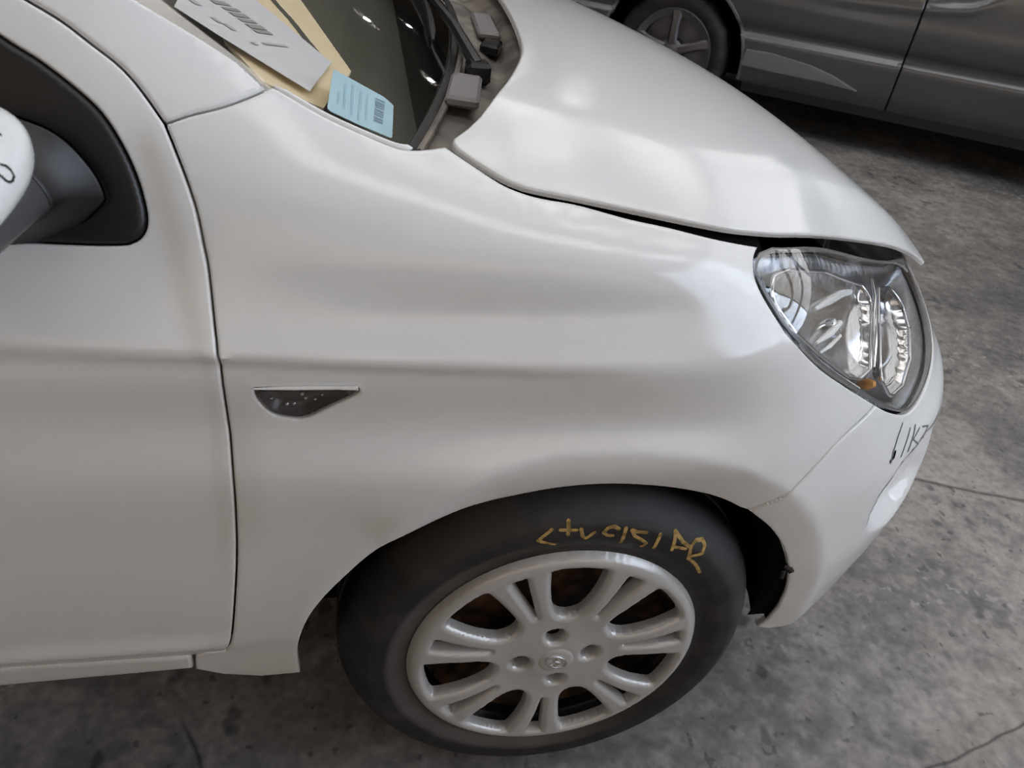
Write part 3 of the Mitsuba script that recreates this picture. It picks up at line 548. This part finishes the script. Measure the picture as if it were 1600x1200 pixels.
for L_, r_ in (([(.300, .806), (.345, .800), (.400, .792), (.440, .783)], .0055), ([(.285, .775), (.320, .775), (.355, .776)], .0050), ([(.285, .762), (.315, .763), (.345, .765)], .0030)):
    q = np.array(L_); V, N = frame(S, q[:, 0], q[:, 1]); add(HL + 'reflection_bar', tube(V - N * .026, [r_ * .4, *[r_] * (len(L_) - 2), r_ * .8], 10), 'mirror_white', 40, 'pale bar standing in for a roof reflection')  # pale bars put in for the roof mirrored in the reflector
part('headlight_recess', sheet(lamp.buffer(.006), S, .012, 0, .0, off=-.085), 'dark_inner', 35)

# ------------------------------------------------------------------ side marker
mp = sg.Polygon(MARKER).buffer(-.001)
dm_ = dist(mp)
part('side_marker', sheet(mp, S, .004, 0, .006, off=-.001, depth=lambda P: .012 * sstep(0, .008, dm_(P))), 'marker_reflector', 35, label='clear side indicator')
SM = CAR + '__side_marker__'
add(SM + 'lens', sheet(mp.buffer(-.0006), S, .004, .0015, .004, off=.002), 'clear_lens', True)
top = np.array([(-.3675, .7675), (-.33, .7678), (-.29, .7678), (-.2685, .7675)]); V, N = frame(S, top[:, 0], top[:, 1])
add(SM + 'rim', tube(V + N * .0015, [.001, .0022, .0022, .0028], 8), 'mirror_white', 40, 'white upper rim')
for s, z, r in ((-.353, .746, .0022), (-.339, .738, .0024), (-.332, .7385, .0022), (-.323, .752, .0026), (-.320, .746, .0022), (-.304, .7505, .0017), (-.311, .7440, .0015)):
    g = trimesh.creation.icosphere(1, r); g.apply_translation(world(on(s, z, -.008))); add(SM + 'facet', g, 'chrome', False)

# ------------------------------------------------------------------ marker writing on the bumper
def ribbon(lines, width, surf=S, off=.0004, h=.003):
    return cat([sheet(sg.LineString(L).buffer(width / 2, quad_segs=4), surf, h, 0, 0, off=off) for L in lines])
MARK = [[(0.4212, 0.6311), (0.4097, 0.6199), (0.3996, 0.6023), (0.3966, 0.588)], [(0.4039, 0.6004), (0.4021, 0.5939), (0.396, 0.5911)], [(0.4399, 0.6166), (0.4277, 0.602), (0.4186, 0.587)],
        [(0.4534, 0.6146), (0.4431, 0.6009), (0.4339, 0.588)], [(0.4631, 0.6073), (0.445, 0.6), (0.4588, 0.5865), (0.4463, 0.5835)], [(0.4718, 0.6056), (0.4879, 0.5993), (0.4709, 0.5905), (0.4827, 0.5804), (0.4686, 0.5745)]]
for k, L in enumerate(MARK): part('marker_writing', ribbon([L], (.0030, .0046, .0026, .0030, .0022, .0022)[k]), 'marker_ink' if k == 1 else 'marker_faint', False, label='handwritten digit stroke')

# ------------------------------------------------------------------ mirror
part('mirror_base', sheet(sg.Polygon(sm(SAIL)).buffer(-.0006), S, .008, .006, .012, off=.003), 'black_plastic', 35, label='black mirror base panel')
def loft(secs, caps=True):
    V = np.array(secs, float); n, m = V.shape[:2]; f = []
    for i in range(n - 1):
        for j in range(m): q = i * m + j, i * m + (j + 1) % m, (i + 1) * m + (j + 1) % m, (i + 1) * m + j; f += [[q[0], q[1], q[2]], [q[0], q[2], q[3]]]
    P = V.reshape(-1, 3)
    if caps:
        P = np.concatenate([P, V[:1].mean(1), V[-1:].mean(1)]); k = n * m
        for j in range(m): f += [[k, (j + 1) % m, j], [k + 1, (n - 1) * m + j, (n - 1) * m + (j + 1) % m]]
    t = trimesh.Trimesh(world(P), f, process=False); t.fix_normals(); return t
SEC0 = [(-.510, .944), (-.5105, .950), (-.513, .958), (-.518, .967), (-.525, .975), (-.536, .981), (-.56, .987), (-.60, .988), (-.63, .975), (-.635, .94), (-.61, .915), (-.57, .912), (-.535, .922), (-.515, .938)]
SEC = sm(SEC0 + SEC0[:1], 3)[:-1]
arm_sec = lambda o, k=1.0, dx=0, dz=0: [(-.57 + (x + .57) * k + dx, o, .95 + (z - .95) * k + dz) for x, z in SEC]
part('mirror_pod', loft([arm_sec(o, 1.02 + .75 * max(0, (.840 - o) / .045) ** 2.2, -.016 * max(0, (.840 - o) / .045) ** 2, -.008 * max(0, (.840 - o) / .045) ** 2) for o in np.linspace(.795, .8395, 14)] + [arm_sec(.841, .985)]), 'black_plastic', True, label='black flared mirror foot')
part('mirror_arm', loft([arm_sec(.838, .97), arm_sec(.842, 1.0), arm_sec(.88, 1.0, .0012, .005), arm_sec(.92, 1.0, .003, .010), arm_sec(.96, 1.0, .004, .017), arm_sec(1.02, .95, .0, .03)]), 'grey_plastic', 28, label='grey plastic mirror arm')
def superq(c, r, p, n=4):
    s = trimesh.creation.icosphere(n, 1.0).vertices; F = trimesh.creation.icosphere(n, 1.0).faces
    k = (np.abs(s) ** p).sum(1) ** (1 / p); V = s / k[:, None] * np.array(r) + np.array(c)
    return trimesh.Trimesh(world(V), F[:, ::-1], process=False)
MC, MR = (-.552, 1.0, 1.018), (.080, .140, .036)
part('mirror_cap', superq(MC, MR, 2.4), 'mirror_white', True, label='white mirror cap with a handwritten loop')
part('mirror_housing', superq((-.592, 1.0, .990), (.076, .135, .052), 2.6), 'grey_plastic', True)
loop = [(-0.476, 0.9856, 1.0324), (-0.4749, 0.982, 1.0304), (-0.4735, 0.9803, 1.027), (-0.4727, 0.9802, 1.0235), (-0.4724, 0.9845, 1.0219), (-0.4724, 0.989, 1.0229), (-0.4728, 0.9923, 1.0253), (-0.4737, 0.9937, 1.0281), (-0.4754, 0.9961, 1.0317)]
part('cap_writing', tube([np.array(q) + [.0004, 0, 0] for q in loop], .0008, 6), 'marker_ink', 35, label='black pen loop')
part('cap_writing', tube([(-0.4853, 0.9532, 1.0392), (-0.4846, 0.9543, 1.0388)], .0010, 6), 'marker_ink', 35, label='black pen dot')


# ------------------------------------------------------------------ front wheel
AX = np.array([0, 0, .3015])
WH = CAR + '__wheel'
def wl(profile, n=160, closed=True): t = lathe(profile, n, closed); t.apply_translation(AX); return t
SW = [(.196, .820), (.199, .832), (.205, .838), (.215, .8385), (.222, .842), (.240, .8475), (.256, .8465), (.268, .8405), (.278, .831), (.288, .818), (.295, .806), (.2985, .797)]
swf = PchipInterpolator(*np.array(SW).T)
tire = [(.190, .815), *[(r, float(swf(r))) for r in np.r_[np.linspace(.196, .2985, 40)]]]
for o in (.770, .742, .712):
    tire += [(.3005, o + .0065), (.2925, o + .005), (.2925, o - .005), (.3005, o - .0065)]
tire += [(.2985, .683), (.288, .664), (.24, .64), (.205, .645), (.19, .66)]
scene[WH] = ply(wl([(.188, .800), (.188, .66), (.178, .66), (.178, .765), (.168, .775), (.12, .772), (.05, .776), (0.001, .776), (0.001, .786), (.05, .786), (.12, .784), (.170, .786), (.186, .802)], 96), 'rusty_rim', 35)
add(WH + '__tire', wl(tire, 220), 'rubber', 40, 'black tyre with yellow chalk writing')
add(WH + '__brake_disc', wl([(.125, .75), (.125, .735), (.03, .735), (.03, .75)], 64), 'steel_dark', 35)
t = wl([(.195, .80), (.24, .845), (.29, .82), (.3005, .78), (.3005, .68), (.29, .65), (.2, .65), (.19, .70), (.02, .80), (.0005, .80)], 64)
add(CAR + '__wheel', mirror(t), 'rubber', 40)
# wheel cover: dish with seven windows, seven slots, four bolt recesses
def wplane(o_of_r): return lambda x, z: np.stack([x, o_of_r(np.hypot(x, z)), z + .3015], -1)
dish = PchipInterpolator([0, .03, .05, .075, .10, .14, .17, .182, .190, .198, .2035, .2065, .25], [.853, .853, .8505, .850, .8525, .8545, .8535, .8525, .852, .849, .844, .838, .80])
cover = sg.Point(0, 0).buffer(.2062, quad_segs=48)
pr = lambda ph, r: (r * math.cos(ph), r * math.sin(ph))
step = 2 * math.pi / 7; PH0 = math.radians(87.5)
wins, slots, bolts = [], [], []
for k in range(7):
    p = PH0 + k * step; R = []
    for r, a in ((.182, 12.0), (.165, 12.6), (.148, 13.0), (.128, 13.0), (.112, 12.4), (.100, 11.0), (.092, 8.4), (.0875, 4.6), (.0860, 0)): R.append(pr(p - math.radians(a), r))
    for r, a in ((.0875, 4.6), (.092, 8.4), (.100, 11.0), (.112, 12.4), (.128, 13.0), (.148, 13.0), (.165, 12.6), (.182, 12.0)): R.append(pr(p + math.radians(a), r))
    for a in np.linspace(12, -12, 10)[1:-1]: R.append(pr(p + math.radians(a), .1835))
    wins.append(sg.Polygon(R).buffer(-.004).buffer(.004))
    p += step / 2; R = [pr(p - math.radians(3.4), .181), pr(p - math.radians(2.6), .15), pr(p - math.radians(1.4), .115), pr(p - math.radians(.6), .097), pr(p + math.radians(.6), .097), pr(p + math.radians(1.4), .115), pr(p + math.radians(2.6), .15), pr(p + math.radians(3.4), .181)]
    slots.append(sg.Polygon(R).buffer(-.0012).buffer(.0012))
for k in range(4): bolts.append(sg.Point(*pr(math.radians(8 + 90 * k), .0495)).buffer(.0125, quad_segs=10))
UW, US, UB = (shapely.unary_union(x) for x in (wins, slots, bolts))
bowl = shapely.unary_union([w.buffer(.009) for w in wins])
def cov_depth(P):
    g = shapely.points(P[:, 0], P[:, 1])
    w = shapely.distance(g, UW); s = shapely.distance(g, US); b = shapely.distance(g, UB)
    r = np.hypot(P[:, 0], P[:, 1])
    return .006 * sstep(.007, .0, w) ** 1.4 * sstep(.194, .184, r) + .006 * sstep(.006, 0, s) * sstep(.19, .175, r) + .006 * sstep(.005, 0, b)
cov = sheet(cover.difference(UW).difference(US).difference(UB), wplane(dish), .0042, 0, .013, depth=cov_depth)
add(WH + '__wheel_cover', cov, 'wheel_silver', 40, 'silver plastic wheel cover with seven twin spokes')
for k in range(4):
    c = pr(math.radians(8 + 90 * k), .0495)
    b = trimesh.creation.cylinder(.0085, .012, sections=6); b.apply_transform(trimesh.transformations.rotation_matrix(math.pi / 2, [1, 0, 0])); b.apply_translation([c[0], -.828, c[1] + .3015])
    add(WH + '__wheel_bolt', b, 'rusty_rim', False)
ring = [(.0215 * math.cos(a), .0215 * math.sin(a)) for a in np.linspace(0, 2 * np.pi, 40)]
add(WH + '__centre_cap', wl([(0.0005, .8565), (.018, .8555), (.0245, .8535), (.027, .8500), (.027, .846), (.0005, .846)], 64), 'wheel_silver', 40, 'round centre cap')
el = [(.0165 * math.cos(a), .0105 * math.sin(a)) for a in np.linspace(0, 2 * np.pi, 36)]
eo = lambda x, z: np.stack([x, .8570 + 0 * x, z + .3015], -1)
oval = sg.LinearRing(el[:-1]).buffer(.0016)
hbar = shapely.unary_union([sg.LineString([(-.0075, -.0068), (-.0040, .0070)]).buffer(.0017), sg.LineString([(.0040, -.0070), (.0075, .0068)]).buffer(.0017), sg.LineString([(-.0060, -.0015), (-.001, .0008), (.0060, .0015)]).buffer(.0014)])
tilt = lambda g: shapely.affinity.rotate(g, -35, origin=(0, 0))
add(WH + '__emblem', cat([sheet(tilt(g), eo, .002, .0005, .002, off=.001) for g in (oval, hbar)]), 'emblem_chrome', 35, 'oval slanted H emblem')
# chalk on the sidewall: strokes in (angle, radius)
def side(phi_r, z): 
    ph = phi_r; r = z
    return np.stack([r * np.cos(ph), swf(r), .3015 + r * np.sin(ph)], -1)
CH = [[(1.732, .2574), (1.803, .2439), (1.7179, .230)], [(1.6889, .2552), (1.6119, .2526)], [(1.6512, .2651), (1.6514, .2464)], [(1.5891, .2541), (1.5756, .2425), (1.5533, .238), (1.518, .2483)], [(1.4165, .2438), (1.4427, .2437), (1.4706, .2479), (1.4549, .2556), (1.4244, .2583), (1.3981, .2552)], [(1.3634, .2575), (1.3487, .2324)],
      [(1.2466, .256), (1.2919, .2546), (1.328, .2559), (1.2981, .2477), (1.2359, .2427), (1.21, .2401), (1.2173, .2327)], [(1.1695, .2582), (1.146, .2361)], [(1.0423, .2434), (1.0948, .2672), (1.0224, .2596), (.9563, .258)], [(1.0526, .2483), (.978, .2533)], [(.9078, .2431), (.9632, .2595), (.9504, .2681), (.9124, .2721), (.8801, .2687), (.8686, .2598), (.909, .2483)], [(.902, .244), (.8372, .2428), (.7609, .2385)]]
chalk = []
for L in CH:
    pg = sg.LineString([(p * .243, r) for p, r in L]).buffer(.0024, quad_segs=4)
    chalk.append(sheet(pg, lambda u, r: side(u / .243, np.clip(r, .197, .298)), .003, 0, 0, off=.0006, flip=True))
add(WH + '__chalk_writing', cat(chalk), 'yellow_chalk', False, 'yellow chalk writing')
# ------------------------------------------------------------------ dark grey car parked beyond, turned about 33 degrees
GO = np.array([2.264, -2.625]); GD = np.array([.8357, .5492]); GN = np.array([-.5492, .8357])
gq = PchipInterpolator([.20, .25, .33, .40, .48, .500, .515, .535, .575, .60, .655, .675, .72, .82, .92, 1.0], [-.05, .0, .045, .060, .070, .066, .048, .046, .076, .086, .096, .098, .094, .090, .080, .05])
def GS(l, z):
    l, z = np.asarray(l, float), np.asarray(z, float)
    q = gq(z) - .10 * np.maximum(np.abs(l - .3) - 1.5, 0) ** 2
    ridge = np.interp(l, [-.2, .35, .55, .68], [.742, .772, .80, .86])
    q = q + .012 * np.exp(-np.square((z - ridge) / .02)) * sstep(.72, .55, l) * sstep(-.35, .2, l)
    q = q - .010 * sstep(ridge, ridge + .05, z) * sstep(.3, .45, l) * sstep(.75, .6, l)
    p = GO[:, None] * np.ones_like(l.ravel()) + GD[:, None] * l.ravel() + GN[:, None] * q.ravel()
    return np.stack([p[0].reshape(l.shape), p[1].reshape(l.shape), z], -1)
def gpt(l, q, z): p = GO + GD * l + GN * q; return np.array([p[0], p[1], z])
CAR2 = 'car_001'
labels[CAR2] = {'label': 'dark grey car parked behind the white one, cut by the top edge of the photo', 'category': 'car'}
def gpart(name, mesh, m, smooth=35, label=None): return add(f'{CAR2}__{name}', mesh, m, smooth, label)
WL, WR = -.885, .335
garch = sg.Point(WL, WR).buffer(.418, quad_segs=24)
gf = sg.Polygon([(-1.75, .25), (-1.75, .96), (-1.2, .99), (.343, .99), (.343, .252), (.0, .25)]).difference(garch)
gpart('front_fender', sheet(gf, GS, .022, .005, .03), 'gunmetal', 40)
gpart('front_door', sheet(sg.Polygon([(.350, .252), (.350, .99), (1.45, .99), (1.45, .252)]), GS, .022, .005, .02), 'gunmetal', 40)
gpart('rear_door', sheet(sg.Polygon([(1.457, .252), (1.457, .99), (2.45, .99), (2.45, .252)]), GS, .03, .005, .02), 'gunmetal', 40)
gpart('pale_wedge', sheet(sg.Polygon([(-.470, .350), (-.455, .435), (-.32, .440), (-.1, .418), (.03, .390), (.175, .334), (-.02, .345), (-.29, .345)]), lambda l, z: GS(l, z) + np.concatenate([GN, [0]]) * (.012 - .18 * (np.asarray(z) - .42))[..., None], .02, .003, .03), 'gunmetal_light', 40, 'lighter grey wedge low on the side')  # lighter grey wedge laid over the lower side
def gbox(l0, l1, q0, q1, z0, z1):
    t = trimesh.creation.box((1, 1, 1)); v = t.vertices + .5
    t.vertices = world(np.array([gpt(l0 + (l1 - l0) * a, q0 + (q1 - q0) * b, z0 + (z1 - z0) * c) for a, b, c in v])); t.fix_normals(); return t
gpart('underbody', cat([gbox(-.44, 2.4, -1.6, -.03, .20, .97), gbox(-1.7, -.44, -1.6, -.32, .22, .96)]), 'dark_inner', False)
gpart('rocker_strip', gbox(-.44, 2.4, -.06, .002, .205, .262), 'black_plastic', False, 'black sill edge')
# glasshouse and roof
gsec = lambda l, ins: [gpt(l, .05 - ins, .985), gpt(l, -.12 - ins * .4, 1.30), gpt(l, -.20 - ins * .4, 1.43), gpt(l, -.45, 1.49), gpt(l, -.85, 1.51), gpt(l, -1.25, 1.49), gpt(l, -1.5, 1.43), gpt(l, -1.58, 1.30), gpt(l, -1.75, .985)]
gpart('side_window', loft([[gpt(l, .045, .985), gpt(l, .035, .985), gpt(l, -.13, 1.32), gpt(l, -.12, 1.32)] for l in (-.15, .6, 1.3, 2.0)]), 'black_gloss', 30)
gpart('roof', loft([gsec(.55, .01), gsec(1.2, 0), gsec(2.3, .01)]), 'gunmetal', 40)
gpart('hood', loft([[gpt(l, .045, .975), gpt(l, -.10, z), gpt(l, -.5, z + .04), gpt(l, -1.2, z + .04), gpt(l, -1.6, z), gpt(l, -1.75, .975), gpt(l, -1.7, .9), gpt(l, 0, .9)] for l, z in ((-1.72, .985), (-1.0, 1.02), (-.2, 1.08), (.0, 1.0))]), 'gunmetal', 40)
# wheel
def glathe(profile, n=96):
    t = lathe(profile, n); V = t.vertices.copy(); V[:, 1] *= -1         # car frame x o z
    P = np.array([gpt(WL, 0, WR) for _ in range(len(V))]); P[:, :2] += V[:, :1] * GD + V[:, 1:2] * GN; P[:, 2] += V[:, 2]
    t.vertices = world(P); return t
GW = CAR2 + '__wheel'
scene[GW] = ply(glathe([(.0005, .035), (.04, .035), (.07, .02), (.07, -.05), (.19, -.05), (.19, .02), (.222, .03), (.230, .034), (.236, .03), (.236, -.15), (.0005, -.15)]), 'alloy_dark', 35)
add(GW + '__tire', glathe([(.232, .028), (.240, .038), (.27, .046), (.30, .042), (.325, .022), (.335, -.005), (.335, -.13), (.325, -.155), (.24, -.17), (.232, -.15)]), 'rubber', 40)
for k in range(5):
    a = math.radians(20 + 72 * k); sp = []
    for r, w, o in ((.05, .030, .034), (.10, .026, .036), (.16, .024, .030), (.222, .034, .022)):
        c = np.array([r * math.cos(a), r * math.sin(a)]); e = np.array([-math.sin(a), math.cos(a)]) * w
        sp.append([gpt(WL + (c + e * s)[0], o + d, WR + (c + e * s)[1]) for s, d in ((-1, -.004), (-.6, .008), (.6, .008), (1, -.004), (.8, -.03), (-.8, -.03))])
    add(GW + '__spoke', loft(sp), 'alloy_dark', 35)
gl = []
for o in (.0, -.30):
    gl.append([gpt(WL + .425 * math.cos(t), o, WR + .425 * math.sin(t)) for t in np.linspace(-.25, math.pi + .25, 40)])
V = np.array(gl).reshape(-1, 3); f = [x for j in range(39) for x in ([j, j + 1, 41 + j], [j, 41 + j, 40 + j])]
gpart('wheel_arch_liner', trimesh.Trimesh(world(V), f, process=False), 'liner_felt', 35)
lipm = garch.exterior.buffer(.010).intersection(sg.box(-2, .26, 0, 1)).difference(sg.Point(WL, WR).buffer(.412))
gpart('arch_trim', sheet(lipm if lipm.geom_type == 'Polygon' else max(lipm.geoms, key=lambda g: g.area), GS, .012, .003, .02, off=.004), 'gunmetal_light', 40)
